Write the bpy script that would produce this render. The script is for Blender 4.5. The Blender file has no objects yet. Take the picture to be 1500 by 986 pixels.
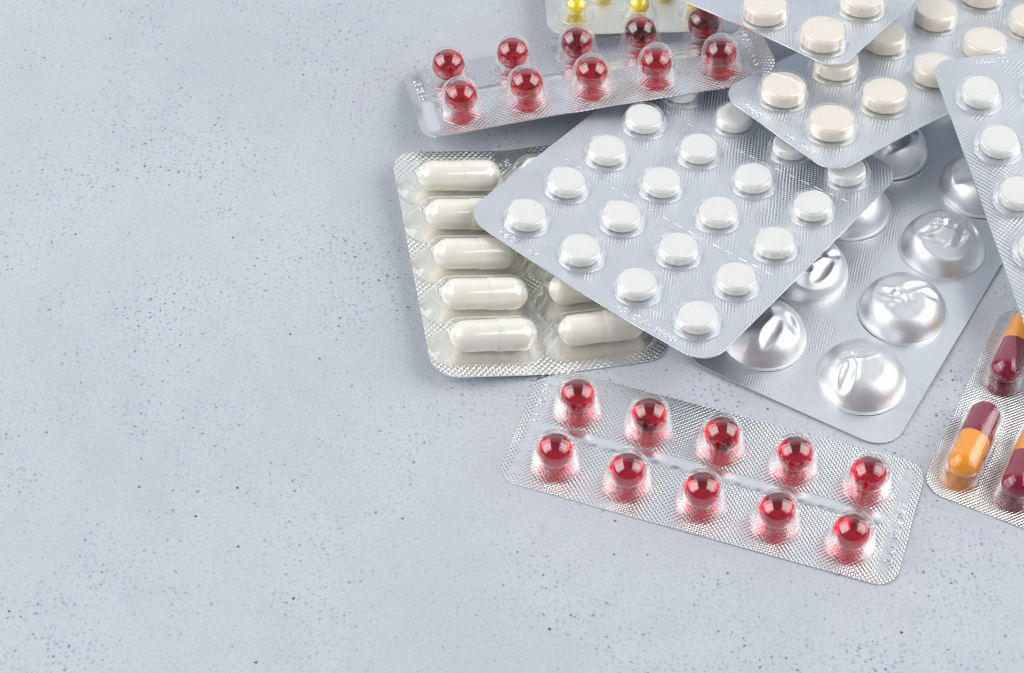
import bpy, math, random
from mathutils import Matrix, Vector

random.seed(7)
R = math.radians
MM = 0.001
scene = bpy.context.scene
col = scene.collection

# ------------------------------------------------------------------ camera
ELEV, DIST = 51.0, 0.485
fwd = Vector((0, math.cos(R(ELEV)), -math.sin(R(ELEV))))
cam = bpy.data.cameras.new('camera')
cam.lens, cam.sensor_width = 76.8, 36.0
cam.clip_start, cam.clip_end = 0.02, 20.0
cam.dof.use_dof = True
cam.dof.focus_distance = 0.478
cam.dof.aperture_fstop = 30.0
cam_ob = bpy.data.objects.new('camera', cam)
cam_ob.location = -fwd * DIST
cam_ob.rotation_euler = (R(90 - ELEV), 0, 0)
col.objects.link(cam_ob)
scene.camera = cam_ob

# ------------------------------------------------------------------ light
world = bpy.data.worlds.new('World')
scene.world = world
world.use_nodes = True
bg = world.node_tree.nodes['Background']
bg.inputs['Color'].default_value = (0.86, 0.93, 1.0, 1)
bg.inputs['Strength'].default_value = 0.17


def softbox(name, direction, dist, w, h, radiance, color=(1, 1, 1), aim=(0.02, 0.0, 0.0)):
    l = bpy.data.lights.new(name, 'AREA')
    l.shape = 'RECTANGLE'
    l.size, l.size_y = w, h
    l.energy = radiance * math.pi * w * h
    l.color = color
    o = bpy.data.objects.new(name, l)
    d = Vector(direction).normalized()
    o.location = Vector(aim) + d * dist
    o.rotation_euler = (-d).to_track_quat('-Z', 'Y').to_euler()
    col.objects.link(o)
    return o


softbox('softbox_light', (-0.76, -0.06, 0.62), 1.0, 0.96, 0.92, 3.4, (1.0, 0.985, 0.97))
softbox('softbox_light', (0.76, -0.06, 0.62), 1.0, 0.96, 0.92, 3.1, (1.0, 0.985, 0.97))
softbox('back_light', (0.0, 0.80, 0.62), 1.6, 2.4, 1.7, 0.63, (0.90, 0.95, 1.0))

scene.view_settings.view_transform = 'Standard'
scene.view_settings.look = 'None'
scene.view_settings.gamma = 1.0
scene.view_settings.exposure = 0.0
scene.render.engine = 'CYCLES'
cy = scene.cycles
cy.use_denoising = True
cy.max_bounces = 14
cy.transmission_bounces = 10
cy.transparent_max_bounces = 24
cy.glossy_bounces = 6
cy.blur_glossy = 0.3
cy.filter_width = 1.0
cy.sample_clamp_indirect = 6.0


# ------------------------------------------------------------------ node helper
class NT:
    def __init__(self, name):
        self.m = bpy.data.materials.new(name)
        self.m.use_nodes = True
        self.t = self.m.node_tree
        self.t.nodes.clear()
        self.out = self.t.nodes.new('ShaderNodeOutputMaterial')

    def n(self, typ, **kw):
        nd = self.t.nodes.new('ShaderNode' + typ)
        ins = kw.pop('ins', {})
        for k, v in kw.items():
            setattr(nd, k, v)
        for k, v in ins.items():
            self.put(nd, k, v)
        return nd

    def put(self, nd, k, v):
        s = nd.inputs[k]
        if isinstance(v, bpy.types.NodeSocket):
            self.t.links.new(v, s)
        else:
            s.default_value = v

    def math(self, op, a, b=0.0, c=None, clamp=False):
        nd = self.n('Math', operation=op, use_clamp=clamp)
        self.put(nd, 0, a)
        self.put(nd, 1, b)
        if c is not None:
            self.put(nd, 2, c)
        return nd.outputs[0]

    def mixc(self, f, a, b):
        nd = self.n('Mix', data_type='RGBA')
        self.put(nd, 0, f)
        self.put(nd, 6, a)
        self.put(nd, 7, b)
        return nd.outputs[2]

    def ramp(self, f, lo, hi):
        nd = self.n('MapRange', clamp=True, interpolation_type='SMOOTHSTEP')
        self.put(nd, 0, f)
        self.put(nd, 1, lo)
        self.put(nd, 2, hi)
        return nd.outputs[0]

    def done(self, shader):
        self.t.links.new(shader, self.out.inputs[0])
        return self.m


def rgb(r, g, b):
    return (r, g, b, 1)


# ------------------------------------------------------------------ materials
def mat_table():
    T = NT('pale_blue_grey_concrete')
    tc = T.n('TexCoord')
    mp = T.n('Mapping', ins={'Vector': tc.outputs['Object'], 'Scale': (1000, 1000, 1000)})
    v = mp.outputs[0]

    def noise(scale, detail=3, rough=0.6, vec=v):
        return T.n('TexNoise', ins={'Vector': vec, 'Scale': scale, 'Detail': detail, 'Roughness': rough}).outputs[0]
    big = noise(0.016, 4, 0.6)
    mid = noise(0.07, 4, 0.65)
    fine = noise(1.5, 2, 0.6)
    grain = noise(3.2, 1, 0.5)
    base = T.mixc(T.ramp(big, 0.32, 0.68), rgb(0.492, 0.531, 0.580), rgb(0.540, 0.577, 0.616))
    base = T.mixc(T.math('MULTIPLY', T.ramp(mid, 0.42, 0.72), 0.27), base, rgb(0.445, 0.470, 0.545))
    # faint long smoothing marks left by the trowel
    st = T.n('Mapping', ins={'Vector': v, 'Scale': (0.02, 1.3, 1)})
    streak = noise(1.0, 3, 0.7, st.outputs[0])
    base = T.mixc(T.math('MULTIPLY', T.ramp(streak, 0.50, 0.72), 0.22), base, rgb(0.50, 0.56, 0.67))
    base = T.mixc(T.math('MULTIPLY', T.ramp(fine, 0.50, 0.72), 0.55), base, rgb(0.36, 0.375, 0.50))
    base = T.mixc(T.math('MULTIPLY', T.ramp(grain, 0.52, 0.72), 0.18), base, rgb(0.68, 0.71, 0.71))

    warp = T.n('TexNoise', ins={'Vector': v, 'Scale': 2.2, 'Detail': 3.0})
    wv = T.n('VectorMath', operation='MULTIPLY_ADD')
    T.put(wv, 0, warp.outputs[1])
    T.put(wv, 1, (0.75, 0.75, 0.0))
    T.put(wv, 2, v)

    def specks(scale, radius, keep, gate=None, seed=0.0):
        off = T.n('Mapping', ins={'Vector': wv.outputs[0], 'Location': (seed, seed * 1.7, 0)})
        vo = T.n('TexVoronoi', voronoi_dimensions='2D', feature='F1', ins={'Vector': off.outputs[0], 'Scale': scale})
        sep = T.n('SeparateColor', ins={'Color': vo.outputs['Color']})
        on = T.math('LESS_THAN', sep.outputs[0], keep)
        rad = T.math('MULTIPLY', T.math('ADD', T.math('MULTIPLY', sep.outputs[1], 0.8), 0.35), radius)
        soft = T.n('MapRange', clamp=True, interpolation_type='SMOOTHSTEP')
        T.put(soft, 0, T.math('DIVIDE', vo.outputs['Distance'], rad))
        T.put(soft, 1, 0.5)
        T.put(soft, 2, 1.1)
        T.put(soft, 3, 1.0)
        T.put(soft, 4, 0.0)
        f = T.math('MULTIPLY', soft.outputs[0], on)
        if gate is not None:
            f = T.math('MULTIPLY', f, gate)
        return f
    gate = T.ramp(noise(0.030, 4, 0.7), 0.40, 0.66)
    s_blue = specks(0.75, 0.34, 0.55, gate, 3.0)
    s_blue2 = specks(1.5, 0.34, 0.45, T.math('ADD', T.math('MULTIPLY', gate, 0.75), 0.25), 31.0)
    s_dark = specks(0.40, 0.135, 0.32, T.math('ADD', T.math('MULTIPLY', gate, 0.8), 0.2), 11.0)
    gate2 = T.ramp(noise(0.05, 3, 0.6), 0.40, 0.62)
    s_black = specks(0.14, 0.052, 0.38, gate2, 23.0)
    base = T.mixc(T.math('MULTIPLY', s_blue2, 0.38), base, rgb(0.36, 0.41, 0.56))
    base = T.mixc(T.math('MULTIPLY', s_blue, 0.72), base, rgb(0.30, 0.35, 0.50))
    base = T.mixc(T.math('MULTIPLY', s_dark, 0.90), base, rgb(0.15, 0.15, 0.21))
    base = T.mixc(T.math('MULTIPLY', s_black, 0.88), base, rgb(0.05, 0.043, 0.05))
    h = T.math('SUBTRACT', T.math('MULTIPLY', fine, 0.5), T.math('ADD', s_dark, s_black))
    bump = T.n('Bump', ins={'Strength': 0.6, 'Distance': 0.00016, 'Height': h})
    p = T.n('BsdfPrincipled', ins={'Base Color': base, 'Roughness': 0.62, 'Specular IOR Level': 0.25,
                                   'Normal': bump.outputs[0]})
    return T.done(p.outputs[0])


def mat_foil(name, color, pitch, amp, angle=45, rough=0.27, pattern='diamond', coat=0.35, lines=1.0, aspect=1.0):
    """aluminium lidding foil with a knurled seal; attribute 'seal' is 0 where the foil was left smooth."""
    T = NT(name)
    tc = T.n('TexCoord')
    mp = T.n('Mapping', ins={'Vector': tc.outputs['Object'], 'Scale': (1000, 1000, 1000)})
    rt = T.n('Mapping', ins={'Vector': mp.outputs[0], 'Rotation': (0, 0, R(angle))})
    wob = T.n('TexNoise', ins={'Vector': mp.outputs[0], 'Scale': 0.06, 'Detail': 1.0})
    wv = T.n('VectorMath', operation='MULTIPLY_ADD')
    T.put(wv, 0, wob.outputs[1])
    T.put(wv, 1, (1.2, 1.2, 0.0))
    T.put(wv, 2, rt.outputs[0])
    sx = T.n('SeparateXYZ', ins={0: wv.outputs[0]})
    k = math.pi / pitch
    a = T.math('ABSOLUTE', T.math('SINE', T.math('MULTIPLY', sx.outputs[0], k)))
    b = T.math('ABSOLUTE', T.math('SINE', T.math('MULTIPLY', sx.outputs[1], k * aspect)))
    if pattern == 'diamond':                                # rounded studs on a lattice turned to the edge
        sa = T.math('SINE', T.math('MULTIPLY', sx.outputs[0], k * 1.414))
        sb = T.math('SINE', T.math('MULTIPLY', sx.outputs[1], k * 1.414 * aspect))
        h = T.math('MULTIPLY', sa, sb)
    elif pattern == 'lines':
        h = T.math('ADD', T.math('MULTIPLY', a, lines), T.math('MULTIPLY', b, 1.0 - lines))
    else:                                                   # woven: raised threads both ways
        h = T.math('MAXIMUM', T.math('POWER', a, 3.0), T.math('POWER', b, 3.0))
    at = T.n('Attribute', attribute_name='seal')
    var = T.n('TexNoise', ins={'Vector': mp.outputs[0], 'Scale': 0.09, 'Detail': 2.0})
    mod = T.math('ADD', T.math('MULTIPLY', T.ramp(var.outputs[0], 0.3, 0.7), 0.6), 0.45)
    h = T.math('MULTIPLY', T.math('MULTIPLY', h, at.outputs['Fac']), mod)
    soft = T.n('TexNoise', ins={'Vector': mp.outputs[0], 'Scale': 0.28, 'Detail': 2.0})
    tiny = T.n('TexNoise', ins={'Vector': mp.outputs[0], 'Scale': 3.0, 'Detail': 2.0})
    h = T.math('MULTIPLY', h, amp)
    h = T.math('ADD', h, T.math('MULTIPLY', soft.outputs[0], 0.11))
    h = T.math('ADD', h, T.math('MULTIPLY', tiny.outputs[0], 0.014))
    bump = T.n('Bump', ins={'Strength': 1.0, 'Distance': MM, 'Height': h})
    try:
        bump.inputs['Filter Width'].default_value = 0.05
    except KeyError:
        pass
    p = T.n('BsdfPrincipled', ins={'Base Color': color, 'Metallic': 1.0, 'Roughness': rough,
                                   'Coat Weight': coat, 'Coat Roughness': 0.12, 'Coat IOR': 1.5,
                                   'Normal': bump.outputs[0], 'Coat Normal': bump.outputs[0]})
    return T.done(p.outputs[0])


def mat_dome():
    T = NT('formed_satin_aluminium')
    tc = T.n('TexCoord')
    mp = T.n('Mapping', ins={'Vector': tc.outputs['Object'], 'Scale': (1000, 1000, 1000)})
    nz = T.n('TexNoise', ins={'Vector': mp.outputs[0], 'Scale': 0.5, 'Detail': 3.0})
    tiny = T.n('TexNoise', ins={'Vector': mp.outputs[0], 'Scale': 4.0, 'Detail': 2.0})
    h = T.math('ADD', nz.outputs[0], T.math('MULTIPLY', tiny.outputs[0], 0.12))
    bump = T.n('Bump', ins={'Strength': 0.6, 'Distance': 0.00013, 'Height': h})
    p = T.n('BsdfPrincipled', ins={'Base Color': rgb(0.80, 0.815, 0.84), 'Metallic': 1.0, 'Roughness': 0.50,
                                   'Normal': bump.outputs[0]})
    return T.done(p.outputs[0])


def mat_plastic(name, tint=(0.988, 0.99, 0.992), k=1.0, rough=0.03, body=0.0):
    """thin clear thermoformed film: see-through face on, bright and glossy at grazing angles."""
    T = NT(name)
    tc = T.n('TexCoord')
    mp = T.n('Mapping', ins={'Vector': tc.outputs['Object'], 'Scale': (1000, 1000, 1000)})
    nz = T.n('TexNoise', ins={'Vector': mp.outputs[0], 'Scale': 0.35, 'Detail': 2.0})
    bump = T.n('Bump', ins={'Strength': 0.5, 'Distance': 0.00008, 'Height': nz.outputs[0]})
    lw = T.n('LayerWeight', ins={'Blend': 0.5})
    f = T.math('POWER', lw.outputs['Facing'], 2.4)
    f = T.math('ADD', T.math('MULTIPLY', f, 0.85), 0.075 * k, clamp=True)
    tr = T.n('BsdfTransparent', ins={'Color': (*tint, 1)})
    gl = T.n('BsdfGlossy', ins={'Color': (1, 1, 1, 1), 'Roughness': rough, 'Normal': bump.outputs[0]})
    mx = T.n('MixShader', ins={0: f, 1: tr.outputs[0], 2: gl.outputs[0]})
    sh = mx.outputs[0]
    if body > 0:
        body = T.math('MULTIPLY', T.math('POWER', lw.outputs['Facing'], 3.6), body)
        df = T.n('BsdfDiffuse', ins={'Color': (0.9, 0.92, 0.93, 1)})
        m2 = T.n('MixShader', ins={0: body, 1: sh, 2: df.outputs[0]})
        sh = m2.outputs[0]
    return T.done(sh)


def mat_gel(name, color, rough=0.03, ior=1.42, clear=1.0):
    T = NT(name)
    p = T.n('BsdfPrincipled', ins={'Base Color': color, 'Roughness': rough, 'IOR': ior,
                                   'Transmission Weight': clear, 'Coat Weight': 1.0, 'Coat Roughness': 0.02, 'Coat IOR': 1.55})
    return T.done(p.outputs[0])


def mat_tablet(name, color):
    T = NT(name)
    tc = T.n('TexCoord')
    mp = T.n('Mapping', ins={'Vector': tc.outputs['Object'], 'Scale': (1000, 1000, 1000)})
    nz = T.n('TexNoise', ins={'Vector': mp.outputs[0], 'Scale': 2.6, 'Detail': 4.0, 'Roughness': 0.7})
    sp = T.n('TexNoise', ins={'Vector': mp.outputs[0], 'Scale': 1.2, 'Detail': 2.0})
    c2 = tuple(x * 0.93 for x in color[:3]) + (1,)
    cc = T.mixc(T.ramp(sp.outputs[0], 0.5, 0.75), color, c2)
    bump = T.n('Bump', ins={'Strength': 0.35, 'Distance': 0.00006, 'Height': nz.outputs[0]})
    p = T.n('BsdfPrincipled', ins={'Base Color': cc, 'Roughness': 0.5, 'Specular IOR Level': 0.35,
                                   'Subsurface Weight': 0.25, 'Subsurface Scale': 0.0006,
                                   'Subsurface Radius': (1.0, 0.9, 0.8), 'Normal': bump.outputs[0]})
    return T.done(p.outputs[0])


def mat_shell(name, color, rough=0.14, sss=0.3):
    T = NT(name)
    tc = T.n('TexCoord')
    mp = T.n('Mapping', ins={'Vector': tc.outputs['Object'], 'Scale': (1000, 1000, 1000)})
    nz = T.n('TexNoise', ins={'Vector': mp.outputs[0], 'Scale': 0.4, 'Detail': 2.0})
    c2 = tuple(x * 0.97 for x in color[:3]) + (1,)
    cc = T.mixc(T.ramp(nz.outputs[0], 0.4, 0.7), color, c2)
    p = T.n('BsdfPrincipled', ins={'Base Color': cc, 'Roughness': rough, 'Subsurface Weight': sss,
                                   'Subsurface Scale': 0.001, 'Coat Weight': 0.5, 'Coat Roughness': 0.05})
    return T.done(p.outputs[0])


M = {
    'table': mat_table(),
    'foil_red': mat_foil('knurled_foil_coarse', rgb(0.89, 0.90, 0.915), 0.76, 0.08, 0, 0.29),
    'foil_white': mat_foil('knurled_foil_oblique', rgb(0.83, 0.86, 0.90), 0.80, 0.072, 20, 0.28, 'diamond', aspect=1.25),
    'foil_red_back': mat_foil('knurled_foil_coarse_worn', rgb(0.87, 0.88, 0.90), 0.86, 0.12, 0, 0.25),
    'foil_white_edge': mat_foil('knurled_foil_diagonal', rgb(0.83, 0.86, 0.90), 0.84, 0.075, 5, 0.28, 'diamond'),
    'foil_cream': mat_foil('woven_foil', rgb(0.83, 0.87, 0.92), 0.74, 0.10, 52, 0.33, 'woven'),
    'foil_caps': mat_foil('crosshatched_foil', rgb(0.95, 0.95, 0.925), 1.0, 0.135, 45, 0.31, 'woven'),
    'foil_domes': mat_foil('fine_grained_foil', rgb(0.87, 0.885, 0.905), 0.62, 0.042, 30, 0.30, 'diamond', coat=0.0),
    'foil_duo': mat_foil('ribbed_foil', rgb(0.82, 0.82, 0.81), 0.62, 0.20, 40, 0.26, 'lines', lines=0.75),
    'foil_yellow': mat_foil('knurled_foil_dull', rgb(0.84, 0.85, 0.84), 0.70, 0.07, 0, 0.30),
    'code': mat_foil('pressed_code_foil', rgb(0.88, 0.89, 0.91), 5.0, 0.01, 0, 0.26),
    'dome': mat_dome(),
    'film': mat_plastic('clear_pvc_film', k=1.3, body=0.5),
    'film_red': mat_plastic('clear_pvc_film_glossy', k=0.85, body=0.42),
    'film_duo': mat_plastic('clear_pvc_film_plain', k=0.5, body=0.25),
    'film_caps': mat_plastic('clear_pvc_film_yellowed', (0.99, 0.985, 0.965), k=0.7, body=0.40),
    'red': mat_gel('red_gelatin', rgb(0.63, 0.003, 0.026)),
    'yellow': mat_gel('yellow_gelatin', rgb(1.0, 0.80, 0.0), clear=0.15),
    'white': mat_tablet('white_pressed_powder', rgb(0.86, 0.857, 0.845)),
    'cream': mat_tablet('cream_pressed_powder', rgb(0.91, 0.845, 0.745)),
    'ivory': mat_shell('ivory_gelatin_shell', rgb(0.965, 0.945, 0.88)),
    'ivory_cap': mat_shell('ivory_gelatin_cap', rgb(0.97, 0.95, 0.89)),
    'orange': mat_shell('orange_gelatin_shell', rgb(0.95, 0.36, 0.012)),
    'burgundy': mat_shell('burgundy_gelatin_shell', rgb(0.27, 0.004, 0.045)),
}


# ------------------------------------------------------------------ mesh helpers (millimetres in, metres out)
def mesh_of(name, verts, faces, mat, smooth=35):
    me = bpy.data.meshes.new(name)
    me.from_pydata([(x * MM, y * MM, z * MM) for x, y, z in verts], [], faces)
    me.materials.append(mat)
    me.polygons.foreach_set('use_smooth', [True] * len(me.polygons))
    if smooth:
        me.set_sharp_from_angle(angle=R(smooth))
    me.update()
    return me


def link(name, me, parent=None, mat4=None, kind=None):
    o = bpy.data.objects.new(name, me)
    col.objects.link(o)
    if parent:
        o.parent = parent
    if mat4 is not None:
        o.matrix_local = mat4
    if kind:
        o['kind'] = kind
    return o


def loft(name, rings, mat, n=40, cap_bottom=False, smooth=40):
    """stadium shaped rings (half length, radius, z) from bottom to top; the last ring is closed by a fan."""
    vs, fs = [], []
    for hl, r, z in rings:
        for i in range(n):
            a = 2 * math.pi * (i + 0.5) / n
            x = math.cos(a)
            vs.append((r * x + (hl if x > 0 else -hl), r * math.sin(a), z))
    for k in range(len(rings) - 1):
        for i in range(n):
            j = (i + 1) % n
            fs.append((k * n + i, k * n + j, (k + 1) * n + j, (k + 1) * n + i))
    t = (len(rings) - 1) * n
    fs.append(tuple(range(t, t + n)))
    if cap_bottom:
        fs.append(tuple(reversed(range(n))))
    return mesh_of(name, vs, fs, mat, smooth)


def arc(r0, z0, r1, z1, steps, bulge='out'):
    """quarter-ellipse from (r0,z0) to (r1,z1), leaving vertically and arriving level."""
    return [(r1 + (r0 - r1) * math.cos(t), z0 + (z1 - z0) * math.sin(t))
            for t in [math.pi / 2 * i / steps for i in range(1, steps + 1)]]


def pocket_round(name, rb, rm, h, round_r, mat, lip=0.5):
    """clear bubble: a small lip on the foil, a fillet, sides leaning in, a rounded shoulder and a flat crown"""
    pr = [(rb + lip, 0.03), (rb + lip * 0.45, 0.10), (rb + 0.06, 0.28), (rb - 0.12, 0.62)]
    zs = h - round_r
    pr += [(rb - 0.12 + (rm - rb + 0.12) * t, 0.62 + (zs - 0.62) * t) for t in (0.35, 0.7, 1.0)]
    pr += arc(rm, zs, max(rm - round_r, 0.05), h, 9)
    if rm - round_r > 0.4:
        pr += [((rm - round_r) * 0.5, h + 0.04)]
    return loft(name, [(0, r, z) for r, z in pr], mat, 44)


def pocket_stadium(name, hl, rb, rm, h, mat, lip=0.5, ends=0.0):
    pr = [(hl + ends, rb + lip, 0.03), (hl + ends, rb + lip * 0.45, 0.10), (hl + ends * 0.95, rb + 0.06, 0.28),
          (hl + ends * 0.9, rb - 0.1, 0.6)]
    zs = h * 0.55
    pr += [(hl + ends * (0.9 - 0.9 * t), rb - 0.1 + (rm - rb + 0.1) * t, 0.6 + (zs - 0.6) * t) for t in (0.35, 0.7, 1.0)]
    pr += [(hl, r, z) for r, z in arc(rm, zs, 0.15, h, 10)]
    return loft(name, pr, mat, 48)


def tablet(name, r, h, mat):
    pr = [(r - 0.75, 0.22), (r - 0.3, 0.34), (r - 0.03, 0.62), (r, 0.75), (r, h - 0.85), (r - 0.04, h - 0.76),
          (r - 0.42, h - 0.20), (r - 0.50, h - 0.13), (r - 0.62, h - 0.10), (r * 0.6, h - 0.02), (r * 0.25, h)]
    return loft(name, [(0, a, z) for a, z in pr], mat, 56, True, 30)


def ball(name, r, mat, stretch=1.0):
    nu, nv = 40, 24
    vs = [(0, 0, r)]
    fs = []
    for j in range(1, nv):
        p = math.pi * j / nv
        for i in range(nu):
            a = 2 * math.pi * i / nu
            vs.append((r * math.sin(p) * math.cos(a), r * stretch * math.sin(p) * math.sin(a), r * math.cos(p)))
    vs.append((0, 0, -r))
    for i in range(nu):
        fs.append((0, 1 + i, 1 + (i + 1) % nu))
        e = 1 + (nv - 2) * nu
        fs.append((len(vs) - 1, e + (i + 1) % nu, e + i))
    for j in range(nv - 2):
        for i in range(nu):
            a, b = 1 + j * nu + i, 1 + j * nu + (i + 1) % nu
            fs.append((a, a + nu, b + nu, b))
    return mesh_of(name, vs, fs, mat, 0)


def capsule_half(name, r, x_open, x_tip, mat, n=36):
    """one half of a hard capsule along x: open rim at x_open, dome tip at x_tip"""
    s = 1 if x_tip > x_open else -1
    xc = x_tip - s * r * 0.96
    prof = [(x_open, r * 0.90), (x_open, r * 0.985), (x_open + s * 0.10, r)]
    prof += [(x_open + (xc - x_open) * t, r) for t in (0.35, 0.7, 1.0)]
    prof += [(xc + s * r * 0.96 * math.sin(t), r * math.cos(t)) for t in [math.pi / 2 * i / 9 for i in range(1, 9)]]
    vs, fs = [], []
    for x, rr in prof:
        for i in range(n):
            a = 2 * math.pi * i / n
            vs.append((x, rr * math.cos(a), rr * math.sin(a)))
    vs.append((x_tip, 0, 0))
    for k in range(len(prof) - 1):
        for i in range(n):
            j = (i + 1) % n
            q = (k * n + i, k * n + j, (k + 1) * n + j, (k + 1) * n + i)
            fs.append(q if s > 0 else q[::-1])
    t = (len(prof) - 1) * n
    for i in range(n):
        f = (t + i, t + (i + 1) % n, len(vs) - 1)
        fs.append(f if s > 0 else f[::-1])
    return mesh_of(name, vs, fs, mat, 45)


def sheet(name, u0, u1, v0, v1, rc, warp, mat, seal=lambda u, v: 1.0, step=0.9, thick=0.28):
    """rounded rectangle of foil and film that follows warp(u, v); thickness and a clean cut edge"""
    ny = max(8, int((v1 - v0) / step))
    nx = max(8, int((u1 - u0) / step))
    ys = [v0 + rc * (1 - math.cos(math.pi / 2 * i / 8)) for i in range(8)]
    inner = ny - 8
    ys += [v0 + rc + (v1 - v0 - 2 * rc) * i / inner for i in range(inner + 1)]
    ys += [v1 - rc * (1 - math.cos(math.pi / 2 * i / 8)) for i in range(7, -1, -1)]

    def inset(y):
        d = rc - min(y - v0, v1 - y)
        return rc - math.sqrt(max(rc * rc - d * d, 0)) if d > 0 else 0.0
    top, seals = [], []
    for y in ys:
        a, b = u0 + inset(y), u1 - inset(y)
        for i in range(nx + 1):
            x = a + (b - a) * i / nx
            top.append((x, y, warp(x, y)))
            seals.append(seal(x, y))
    n = len(top)
    w = nx + 1
    vs = top + [(x, y, z - thick) for x, y, z in top]
    seals = seals * 2
    fs = []
    for j in range(len(ys) - 1):
        for i in range(nx):
            a = j * w + i
            fs.append((a, a + 1, a + 1 + w, a + w))
            fs.append((n + a + w, n + a + 1 + w, n + a + 1, n + a))
    loop = [i for i in range(w)] + [j * w + nx for j in range(1, len(ys))] + \
           [(len(ys) - 1) * w + i for i in range(nx - 1, -1, -1)] + [j * w for j in range(len(ys) - 2, 0, -1)]
    for i in range(len(loop)):
        a, b = loop[i], loop[(i + 1) % len(loop)]
        fs.append((a, n + a, n + b, b))
    me = mesh_of(name, vs, fs, mat, 50)
    at = me.attributes.new('seal', 'FLOAT', 'POINT')
    at.data.foreach_set('value', seals)
    return me


def pack(name, pos, yaw, a, b, label, group=None):
    o = bpy.data.objects.new(name, None)
    o.empty_display_size = 0.01
    rot = Matrix.Rotation(a, 4, 'X') @ Matrix.Rotation(b, 4, 'Y') @ Matrix.Rotation(yaw, 4, 'Z')
    o.matrix_world = Matrix.Translation(Vector(pos) * MM) @ rot
    col.objects.link(o)
    o['label'] = label
    o['category'] = 'blister pack'
    if group:
        o['group'] = group
    return o


def seat(warp, u, v, lift=0.0, turn=0.0):
    """frame standing on the bent sheet at (u, v)"""
    e = 1.5
    du = (warp(u + e, v) - warp(u - e, v)) / (2 * e)
    dv = (warp(u, v + e) - warp(u, v - e)) / (2 * e)
    nz = Vector((-du, -dv, 1)).normalized()
    x = Vector((1, 0, du)).normalized()
    y = nz.cross(x)
    m = Matrix((x, y, nz)).transposed().to_4x4()
    m.translation = (Vector((u, v, warp(u, v))) + nz * lift) * MM
    return m @ Matrix.Rotation(turn, 4, 'Z')


def loose(warp, u, v, play):
    """a pill lying a little off centre and a little tilted in its pocket"""
    m = seat(warp, u + random.uniform(-play, play), v + random.uniform(-play, play), 0.05, random.uniform(0, 6))
    return m @ Matrix.Rotation(R(random.uniform(-1.6, 1.6)), 4, 'X') @ Matrix.Rotation(R(random.uniform(-1.6, 1.6)), 4, 'Y')


def code(text, parent, warp, u, v, turn, size, flip=False):
    """letters pressed into the seal, standing a hair proud of the foil"""
    cu = bpy.data.curves.new('embossed_code', 'FONT')
    cu.body = text
    cu.size = size * MM
    cu.extrude = 0.03 * MM
    cu.bevel_depth = 0.04 * MM
    cu.bevel_resolution = 1
    cu.resolution_u = 3
    cu.space_character = 1.15
    tmp = bpy.data.objects.new('tmp', cu)
    col.objects.link(tmp)
    dg = bpy.context.evaluated_depsgraph_get()
    me = bpy.data.meshes.new_from_object(tmp.evaluated_get(dg))
    bpy.data.objects.remove(tmp)
    me.name = 'embossed_code'
    me.materials.clear()
    me.materials.append(M['code'])
    base = seat(warp, u, v, 0.04, turn)
    inv = base.inverted()
    for vert in me.vertices:                                 # let the line of letters follow the bent sheet
        p = base @ Vector((vert.co.x, vert.co.y, 0))
        p.z = warp(p.x / MM, p.y / MM) * MM + 0.04 * MM
        q = inv @ p
        vert.co.z += q.z
    return link('embossed_code', me, parent, base)


def gauss(x, s):
    return math.exp(-(x / s) ** 2)


def hollow(seal, spots, rad, hu=0.0, hv=0.0, rest=0.0):
    """the foil stays unpressed and smooth inside each pocket"""
    def f(u, v):
        m = 1.0
        for (a, b) in spots:
            du, dv = max(0.0, abs(u - a) - hu), max(0.0, abs(v - b) - hv)
            d = math.hypot(du, dv) - rad
            if d < 0.6:
                m = min(m, max(rest, min(1.0, (d + 0.4) / 0.8)))
        return seal(u, v) * m
    return f


def box_mask(u, v, u0, u1, v0, v1, soft=0.5):
    def e(x, a, b):
        return max(0.0, min(1.0, min(x - a, b - x) / soft + 0.5))
    return e(u, u0, u1) * e(v, v0, v1)


# ------------------------------------------------------------------ tabletop
def build_table():
    x0, x1, y0, y1, t = -650, 650, -450, 750, 30
    vs = [(x0, y0, 0), (x1, y0, 0), (x1, y1, 0), (x0, y1, 0), (x0, y0, -t), (x1, y0, -t), (x1, y1, -t), (x0, y1, -t)]
    fs = [(0, 1, 2, 3), (7, 6, 5, 4), (0, 4, 5, 1), (1, 5, 6, 2), (2, 6, 7, 3), (3, 7, 4, 0)]
    o = link('tabletop', mesh_of('tabletop', vs, fs, M['table'], 30), kind='structure')
    o['label'] = 'pale blue grey concrete tabletop with dark specks under all the packs'
    return o


build_table()

# shared pill and bubble meshes
me_ball = ball('red_softgel', 3.92, M['red'])
me_bubble = pocket_round('pocket', 5.25, 4.55, 9.1, 4.45, M['film_red'], 0.75)
me_tab = tablet('tablet', 4.3, 3.0, M['white'])
me_tab_bub = pocket_round('pocket', 5.35, 4.62, 3.2, 0.6, M['film'], 0.7)
me_cream = tablet('tablet', 5.18, 3.9, M['cream'])
me_cream_bub = pocket_round('pocket', 6.1, 5.5, 4.15, 0.65, M['film'], 0.7)


def seal_red(u, v):
    s = 1.0
    s -= box_mask(u, v, -8.8, -6.2, -5.5, 22.5, 1.2)
    s -= box_mask(u, v, 70.2, 72.8, -5.5, 22.5, 1.2)
    s -= box_mask(u, v, -5.5, 69.5, 6.1, 9.6, 1.0)
    return max(0.0, s)


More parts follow.
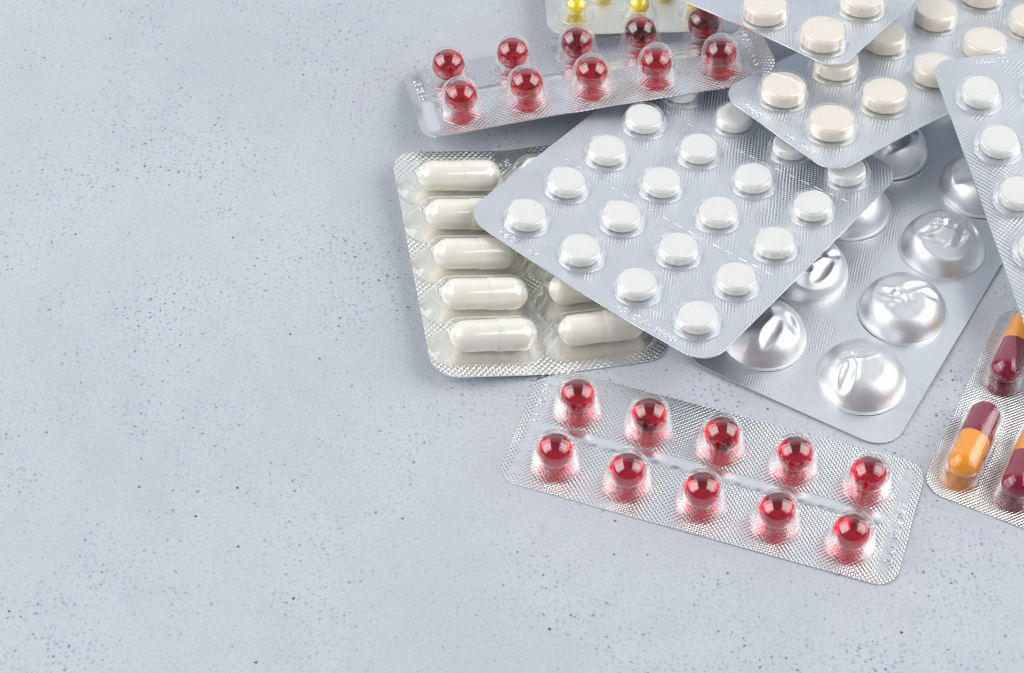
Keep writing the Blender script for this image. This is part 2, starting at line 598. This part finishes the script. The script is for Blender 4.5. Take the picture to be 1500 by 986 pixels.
def red_ridge(u, v):
    on = box_mask(u, v, -5.5, 69.5, 0, 20, 2.0)
    z = 0.12 * gauss(v - 7.4, 0.9) - 0.05 * gauss(v - 8.9, 0.7)
    z += 0.09 * gauss(v - 6.4, 0.6) * math.sin(u * 2.1) * math.sin(u * 0.7) + 0.03 * gauss(v - 7.6, 1.2) * math.sin(u * 1.3 + v)
    ends = box_mask(u, v, -9.0, -6.0, -6, 22.5, 1.0) + box_mask(u, v, 70.1, 73.1, -6, 22.5, 1.0)
    rough = 0.035 * math.sin(u * 1.7 + v * 0.9) * math.sin(v * 1.1 - u)
    return on * z + ends * (rough - 0.08)


def red_pack(root, warp, pu, pv, foil, edge):
    link('foil_sheet', sheet('foil_sheet', *edge, 4.6, warp, foil,
                             hollow(seal_red, [(i * pu, j * pv) for i in range(5) for j in range(2)], 5.2,
                                    rest=0.38), 0.5), root)
    for j in range(2):
        for i in range(5):
            u, v = i * pu, j * pv
            link('pocket', me_bubble, root, seat(warp, u, v, 0.0))
            link('red_softgel', me_ball, root,
                 seat(warp, u + random.uniform(-.2, .2), v + random.uniform(-.2, .2), 4.05 + random.uniform(-.1, .25))
                 @ Matrix.Diagonal((random.uniform(.97, 1.02), random.uniform(.97, 1.02), random.uniform(.96, 1.01), 1)))


# ------------------------------------------------------------------ red pack in front
def warp_a(u, v):
    return red_ridge(u, v) - 0.03 * ((u - 32) / 32) ** 2


A = pack('blister_pack', (9.1791, -34.57089, 0.36), -0.32683, 0.0, -0.002,
         'silver pack of ten red ball capsules lying flat at the front of the pile')
red_pack(A, warp_a, 15.966, 15.245, M['foil_red'], (-10.7, 74.9, -8.1, 24.4))
code('18 08 22', A, warp_a, -8.7, 20.0, -math.pi / 2, 2.7)
code('EXP 08 2022', A, warp_a, 73.0, -2.0, math.pi / 2, 2.6)


# ------------------------------------------------------------------ red pack behind
def warp_b(u, v):
    s, t = u / 15.9, v / 14.79
    z = -0.375 * ((s - 2) / 2) ** 2 - 2.7 * (math.sqrt((max(0, t - 0.3)) ** 2 + 0.02) - 0.14 if t > 0.3 else 0.0)
    z += 3.4 * max(0, (u - 63) / 13) ** 2
    return z + red_ridge(u, v) * 0.35


B = pack('blister_pack', (-11.94225, 62.47694, 8.3), 0.20893, -0.14691, -0.0506,
         'silver pack of ten red ball capsules at the back, end resting on white tablets')
red_pack(B, warp_b, 15.898, 14.79, M['foil_red_back'], (-10.7, 75.8, -8.1, 24.0))
code('18 08 22', B, warp_b, -8.7, 18.5, -math.pi / 2, 2.7)
code('EXP 08 2022', B, warp_b, 73.0, -3.0, math.pi / 2, 2.6)


# ------------------------------------------------------------------ white tablet pack
def warp_c(u, v):
    U, V = (u / 15.876 - 1.579) / 1.5, (v / 14.657 - 1.895) / 2.0
    return 0.72 * U * U + 0.117 * V * V + 0.71 * U * V


def seal_strip(u0, u1, v0, v1):
    return lambda u, v: 1.0 - 0.85 * box_mask(u, v, u0, u1, v0, v1, 1.5)


C = pack('blister_pack', (3.22438, 24.9327, 9.2), -0.68857, -0.07131, 0.00374,
         'silver pack of small white tablets in the middle, overlapping the ivory capsule pack')
link('foil_sheet', sheet('foil_sheet', -11.2, 57.2, -8.9, 67.5, 6.0, warp_c, M['foil_white'],
                         hollow(seal_strip(-5, 50, -8.5, -5.4), [(i * 15.876, j * 14.657) for i in range(4) for j in range(5)], 5.3),
                         0.6), C)
for j in range(5):
    for i in range(4):
        u, v = i * 15.876, j * 14.657
        link('pocket', me_tab_bub, C, seat(warp_c, u, v))
        link('tablet', me_tab, C, loose(warp_c, u, v, 0.28))
code('IXRF   IV', C, warp_c, -2.2, -7.6, 0.0, 2.5)
code('1STCZ1 0000', C, warp_c, 31.0, -7.7, 0.0, 2.5)


def perforation(parent, warp, u0, u1, v, pitch=3.6, length=2.1, w=0.16, h=0.09):
    """a tear line: a row of short cuts whose lips stand a little proud"""
    vs, fs = [], []
    u = u0
    while u < u1:
        a, b = u, u + length * random.uniform(0.75, 1.1)
        k = len(vs)
        for x in (a, b):
            z = warp(x, v)
            vs += [(x, v - w, z + 0.01), (x, v, z + h), (x, v + w, z + 0.01)]
        fs += [(k, k + 3, k + 4, k + 1), (k + 1, k + 4, k + 5, k + 2), (k, k + 1, k + 2), (k + 5, k + 4, k + 3)]
        u += pitch
    link('perforation_line', mesh_of('perforation_line', vs, fs, M['code'], 20), parent)


perforation(C, warp_c, -7, 54, 51.3)
perforation(C, warp_c, -7, 54, 21.9)


# ------------------------------------------------------------------ ivory capsule pack
def warp_d(u, v):
    i, j = u / 24.85, v / 12.08
    w = 0.5 - i
    return 4.347 * (math.sqrt(w * w + 0.004) + w) / 2 + 0.18 * ((j + 2) / 2) ** 2


D = pack('blister_pack', (-12.83997, 42.66608, 0.4), 0.17128, 0.00471, -0.00107,
         'silver pack of ivory capsules at the left, half covered by the white tablet pack')
link('foil_sheet', sheet('foil_sheet', -14.0, 39.3, -56.6, 11.4, 6.0, warp_d, M['foil_caps'],
                         hollow(lambda u, v: 1.0 - box_mask(u, v, 10.5, 17.2, 5.5, 11.0, 1.0),
                                [(i * 24.85 - 1.0, -j * 12.08) for i in range(2) for j in range(5)], 4.9, 7.6), 0.6), D)
me_cbub = pocket_stadium('pocket', 6.6, 5.0, 4.0, 8.0, M['film_caps'], 0.8, 1.6)
me_cbody = capsule_half('capsule_body', 3.52, 3.2, -9.75, M['ivory'])
me_ccap = capsule_half('capsule_cap', 3.67, 0.4, 9.75, M['ivory_cap'])
for j in range(5):
    for i in range(2):
        u, v = i * 24.85, -j * 12.08
        link('pocket', me_cbub, D, seat(warp_d, u - 1.0, v, 0.0))
        tw = random.uniform(-.02, .02)
        body = link('capsule_body', me_cbody, D, seat(warp_d, u, v, 3.9, tw) @ Matrix.Rotation(random.uniform(0, 6), 4, 'X'))
        link('capsule_cap', me_ccap, body)
code('18   00', D, warp_d, 10.8, 6.6, 0.0, 3.0)


# ------------------------------------------------------------------ aluminium dome pack
E_ = pack('blister_pack', (76.34835, -12.01257, 0.5), -0.53054, -0.006, -0.006,
          'all foil silver pack of large dented metal domes under the white tablet pack')


def warp_e(u, v):
    z = 0.25 * gauss(u - 13.6, 2.5) * math.sin(v * 0.16) + 0.10 * math.sin(u * 0.25) * math.sin(v * 0.2)
    z += 0.9 * max(0.0, (-u - v - 34) / 16) ** 2 + 0.12 * math.sin(u * 0.11 + 1) * math.sin(v * 0.09)
    return z + 0.9 * max(0, (-8 - v) / 7) ** 2 * 0.3


def seal_e(u, v):
    f = 0.07 + 0.85 * gauss(u + 12, 6.5) + 0.4 * gauss(v + 13, 2.5) + 0.5 * box_mask(u, v, 8, 14, 36, 100, 4)
    return min(1.0, f)


link('foil_sheet', sheet('foil_sheet', -37.6, 13.7, -15.2, 103.0, 6.5, warp_e, M['foil_domes'], seal_e, 1.0), E_)


def dome_mesh(dents, facets, r=9.55, h=6.6, n=72, m=30):
    vs, fs = [], []
    ph = 1.7 * len(dents) + sum(d[0] for d in dents) * 5

    def z_at(x, y):
        q = math.sqrt(x * x + y * y)
        z = h * max(0.0, 1 - q ** 2.9) ** 0.60
        z += 0.10 * (1 - q * q) * q * (math.sin(3.1 * x + 2.3 * y + ph) + math.sin(4.3 * y - 2.1 * x + 2 * ph))
        for (nx, ny, d, k) in facets:                        # hard-pressed flat facets
            pl = h * (d + 0.04) - (x * nx + y * ny) * h
            z = -k * math.log(math.exp(-z / k) + math.exp(-pl / k))
        for (cx, cy, a, b, ang, dep, rim) in dents:
            ca, sa = math.cos(ang), math.sin(ang)
            p, s = ((x - cx) * ca + (y - cy) * sa) / (1.15 * a), (-(x - cx) * sa + (y - cy) * ca) / (1.15 * b)
            d2 = math.sqrt(p * p + s * s)
            if d2 < 1:
                z -= 0.58 * dep * (1 - d2 * d2) ** 1.1
            z += 0.7 * rim * gauss(d2 - 1.12, 0.28)
        fall = max(0.0, min(1.0, (1 - q) / 0.12))
        return max(0.0, z) if q < 0.88 else max(0.0, z) * 1.0
    # lip
    for k in range(m + 1):
        q = 1 - (k / m) ** 1.0
        q = 1 - (1 - q) ** 1.6 if q > 0 else 0
        for i in range(n):
            a = 2 * math.pi * i / n
            x, y = q * math.cos(a), q * math.sin(a)
            vs.append((x * r, y * r, z_at(x, y)))
            if k == m:
                break
    base = len(vs)
    # rows: k = 0 is the rim
    for k in range(m - 1):
        for i in range(n):
            j = (i + 1) % n
            fs.append((k * n + i, k * n + j, (k + 1) * n + j, (k + 1) * n + i))
    for i in range(n):
        fs.append(((m - 1) * n + i, (m - 1) * n + (i + 1) % n, m * n))
    # fillet that runs out on the flat foil
    off = len(vs)
    for i in range(n):
        a = 2 * math.pi * i / n
        vs.append(((r + 0.28) * math.cos(a), (r + 0.28) * math.sin(a), 0.10))
    for i in range(n):
        a = 2 * math.pi * i / n
        vs.append(((r + 0.75) * math.cos(a), (r + 0.75) * math.sin(a), 0.015))
    for i in range(n):
        j = (i + 1) % n
        fs.append((off + i, off + j, j, i))
        fs.append((off + n + i, off + n + j, off + j, off + i))
    return mesh_of('dome', vs, fs, M['dome'], 0)


# dents: (cx, cy, half width, half height, angle, depth mm, rim mm); positions seen from above, +y = away
YE = 0.53
P = math.pi


def dents_world(lst):
    """dent positions given in the table's x/y, turned into the pack's own axes"""
    out = []
    c, s = math.cos(YE), math.sin(YE)
    for (x, y, a, b, ang, d, rim) in lst:
        y -= 0.36                                            # the crown leans up the picture by its height
        out.append((x * c - y * s, x * s + y * c, a, b, ang + YE, d, rim))
    return out


def facets_world(lst):
    c, s = math.cos(YE), math.sin(YE)
    return [(x * c - y * s, x * s + y * c, d, k) for (x, y, d, k) in [(q[0], q[1] - 0.3, q[2], q[3]) for q in lst]]


D_IN = {
    (0, 0): ([(-.44, -.02, .15, .34, -.35, 1.5, .40), (-.14, .52, .34, .11, .1, 1.2, .22), (-.42, .42, .12, .20, .3, .6, .05)],
             [(.05, .10, .95, .10)]),
    (0, 1): ([(-.34, .36, .34, .12, -.6, 1.4, .20), (.06, .50, .46, .12, .30, 1.5, .24), (-.22, .06, .36, .10, .15, .7, .06),
              (.52, .34, .22, .12, -.3, 1.1, .14)], [(-.05, -.02, .95, .10), (-.45, .45, 1.0, .08)]),
    (0, 2): ([(-.32, .46, .36, .11, .45, 1.6, .22), (.12, .52, .38, .11, -.45, 1.6, .22), (.0, .80, .08, .26, .0, .9, .10),
              (.38, .28, .14, .40, -.5, 1.5, .2), (.70, .42, .11, .34, .25, 1.7, .2), (.72, .06, .09, .20, .2, 1.1, .10),
              (-.36, .14, .34, .10, -.35, 1.0, .08), (.18, .02, .26, .09, .5, .9, .1)],
             [(0, .0, .84, .08), (-.40, .55, .98, .08), (.5, .5, 1.02, .08)]),
    (0, 3): ([(-.35, .25, .40, .18, .5, 2.0, .25), (-.1, .55, .34, .12, -.3, 1.2, .15)], [(-.3, .3, .9, .1)]),
    (0, 4): ([(.0, .2, .4, .2, .4, 1.4, .2)], []),
    (-1, 0): ([(.10, -.08, .17, .40, -.5, 1.5, .26), (.62, .24, .12, .28, .3, 1.2, .18), (-.30, .44, .40, .34, .2, 2.6, .20),
               (-.62, -.05, .16, .34, .1, 1.3, .14)], [(-.3, .35, .92, .08), (.35, .25, .98, .08)]),
    (-1, 1): ([(.06, .30, .50, .13, .6, 2.0, .26), (-.28, .12, .36, .12, -.55, 1.8, .2), (.30, -.04, .14, .34, -.7, 1.3, .30),
               (.20, .64, .12, .36, .5, 1.3, .14), (.55, .42, .30, .10, .2, 1.0, .14)],
              [(.25, .35, .84, .06), (-.45, .15, .94, .06), (.1, -.3, .98, .06)]),
    (-1, 2): ([(.25, .50, .46, .26, .5, 2.8, .26), (.0, .05, .36, .12, .2, 1.0, .12)], [(.2, .45, .9, .08)]),
    (-1, 3): ([(.20, .15, .26, .34, -.3, 2.4, .32), (-.2, .35, .34, .14, .4, 1.4, .14), (.55, .50, .22, .12, -.5, 1.1, .14),
               (.05, -.2, .3, .1, .5, .9, .1)], [(.3, .3, .9, .08)]),
    (-1, 4): ([(.1, .2, .3, .2, .3, 1.2, .2)], []),
}
for (i, j), (dn, fc) in D_IN.items():
    u, v = i * 23.94, j * 22.10
    link('dome', dome_mesh(dents_world(dn), facets_world(fc)), E_, seat(warp_e, u, v, 0.02))


# ------------------------------------------------------------------ cream tablet packs
def warp_f(u, v):
    U, V = (u / 16.38 - 0.5) / 0.5, (v / 16.865 - 1.5) / 1.5
    return -0.17 * V * V + 0.05 * U * V


F = pack('blister_pack', (63.59251, 62.35238, 13.0), -0.91037, -0.14482, 0.00263,
         'lower silver pack of cream tablets, its corner lying over the white tablet pack')
link('foil_sheet', sheet('foil_sheet', -10.6, 28.4, -10.8, 78.0, 6.0, warp_f, M['foil_cream'],
                         hollow(seal_strip(-6, 26, -10.3, -7.4), [(i * 16.38, j * 16.865) for i in range(2) for j in range(5)], 6.1),
                         0.6), F)
for j in range(5):
    for i in range(2):
        u, v = i * 16.38, j * 16.865
        link('pocket', me_cream_bub, F, seat(warp_f, u, v))
        link('tablet', me_cream, F, loose(warp_f, u, v, 0.28))
code('50002', F, warp_f, -4.5, -9.8, 0.0, 2.5)
code('10  50', F, warp_f, 10.8, -9.8, 0.0, 2.5)


def warp_g(u, v):
    return -0.004 * (u - 10) ** 2 * 0.2


G = pack('blister_pack', (60.37512, 83.47462, 19.2), -0.67925, -0.08615, -0.01493,
         'topmost silver pack of cream tablets, corner pointing down over the other cream pack')
link('foil_sheet', sheet('foil_sheet', -26.0, 25.2, -6.6, 36.0, 5.5, warp_g, M['foil_cream'],
                         hollow(lambda u, v: 0.8, [(0, 0), (16.375, 0), (16.375, 17.02)], 6.1), 0.6), G)
for (i, j) in ((0, 0), (1, 0), (1, 1)):
    u, v = i * 16.375, j * 17.02
    link('pocket', me_cream_bub, G, seat(warp_g, u, v))
    link('tablet', me_cream, G, seat(warp_g, u, v, 0, random.uniform(0, 6)))


# ------------------------------------------------------------------ white tablet pack at the right edge
def warp_h(u, v):
    U, V = (u / 15.21 - 0.2) / 0.5, (v / 14.98 + 1.2) / 1.5
    return -0.12 * U * U - 0.17 * V * V - 0.2 * U * V


H = pack('blister_pack', (108.00642, 56.41564, 18.6), 0.17043, 0.08542, 0.00243,
         'silver pack of small white tablets at the right edge, over the dented domes')
link('foil_sheet', sheet('foil_sheet', -8.0, 24.0, -76.0, 12.3, 4.5, warp_h, M['foil_white_edge'],
                         hollow(seal_strip(0, 24, 9.6, 12.0), [(0, 0), (0, -14.98), (0, -29.96), (0, -44.94), (15.21, 0)], 5.3), 0.6), H)
for (i, j) in ((0, 0), (0, 1), (0, 2), (0, 3), (1, 0)):
    u, v = i * 15.21, -j * 14.98
    link('pocket', me_tab_bub, H, seat(warp_h, u, v))
    link('tablet', me_tab, H, seat(warp_h, u + 0.2, v + 0.1, 0, random.uniform(0, 6)))
code('0000 22', H, warp_h, 2.6, 9.9, 0.0, 2.1)


# ------------------------------------------------------------------ two-tone capsule pack
def warp_i(u, v):
    return 0.05 * math.sin(u * 0.2) * math.sin(v * 0.15)


I_ = pack('blister_pack', (97.78885, -31.3271, 0.36), -0.46165, 0.0, 0.0,
          'silver pack of orange and burgundy capsules at the lower right')
link('foil_sheet', sheet('foil_sheet', -6.5, 28.0, -14.3, 41.8, 5.0, warp_i, M['foil_duo'],
                         hollow(lambda u, v: 1.0, [(0, 0), (0, 28.07), (11.78, 0)], 4.3, 0.0, 7.4), 0.6), I_)
me_dbub = pocket_stadium('pocket', 7.1, 4.35, 4.0, 7.4, M['film_duo'], 0.35, 0.5)
me_bb = capsule_half('capsule_body', 3.45, 1.6, -9.9, M['burgundy'])
me_oc = capsule_half('capsule_cap', 3.56, 0.0, 9.9, M['orange'])
me_ob = capsule_half('capsule_body', 3.45, 1.6, -9.9, M['orange'])
me_bc = capsule_half('capsule_cap', 3.56, 0.0, 9.9, M['burgundy'])
for (i, j, low) in ((0, 0, 'orange'), (0, 1, 'burgundy'), (1, 0, 'burgundy')):
    u, v = i * 11.78, j * 28.07
    link('pocket', me_dbub, I_, seat(warp_i, u, v, 0, P / 2))
    b = link('capsule_body', me_ob if low == 'orange' else me_bb, I_, seat(warp_i, u, v, 3.75, P / 2))
    b['label'] = low + ' half of the capsule'
    c = link('capsule_cap', me_bc if low == 'orange' else me_oc, b)
    c['label'] = ('burgundy' if low == 'orange' else 'orange') + ' half of the capsule'


# ------------------------------------------------------------------ yellow capsule pack
def warp_j(u, v):
    return 0.0003 * (u - 15) ** 2


J = pack('blister_pack', (15.86274, 96.89882, 6.9), 0.03446, -0.03492, 0.0,
         'silver pack of small yellow gel capsules at the top, behind the red capsule pack')
link('foil_sheet', sheet('foil_sheet', -7.4, 42.0, -7.1, 26.0, 4.5, warp_j, M['foil_yellow'],
                         hollow(lambda u, v: 1.0, [(0, 0), (15.53, 0), (29.6, 0), (7.5, 8.2), (22.8, 8.3)], 4.1), 0.6), J)
me_yball = ball('yellow_softgel', 2.45, M['yellow'], 1.25)
me_ybub = pocket_round('pocket', 4.2, 3.3, 6.0, 3.1, M['film'], 0.4)
for (u, v) in ((0, 0), (15.53, 0), (29.6, 0), (7.5, 8.2), (22.8, 8.3)):
    link('pocket', me_ybub, J, seat(warp_j, u, v))
    link('yellow_softgel', me_yball, J, seat(warp_j, u, v, 2.9))
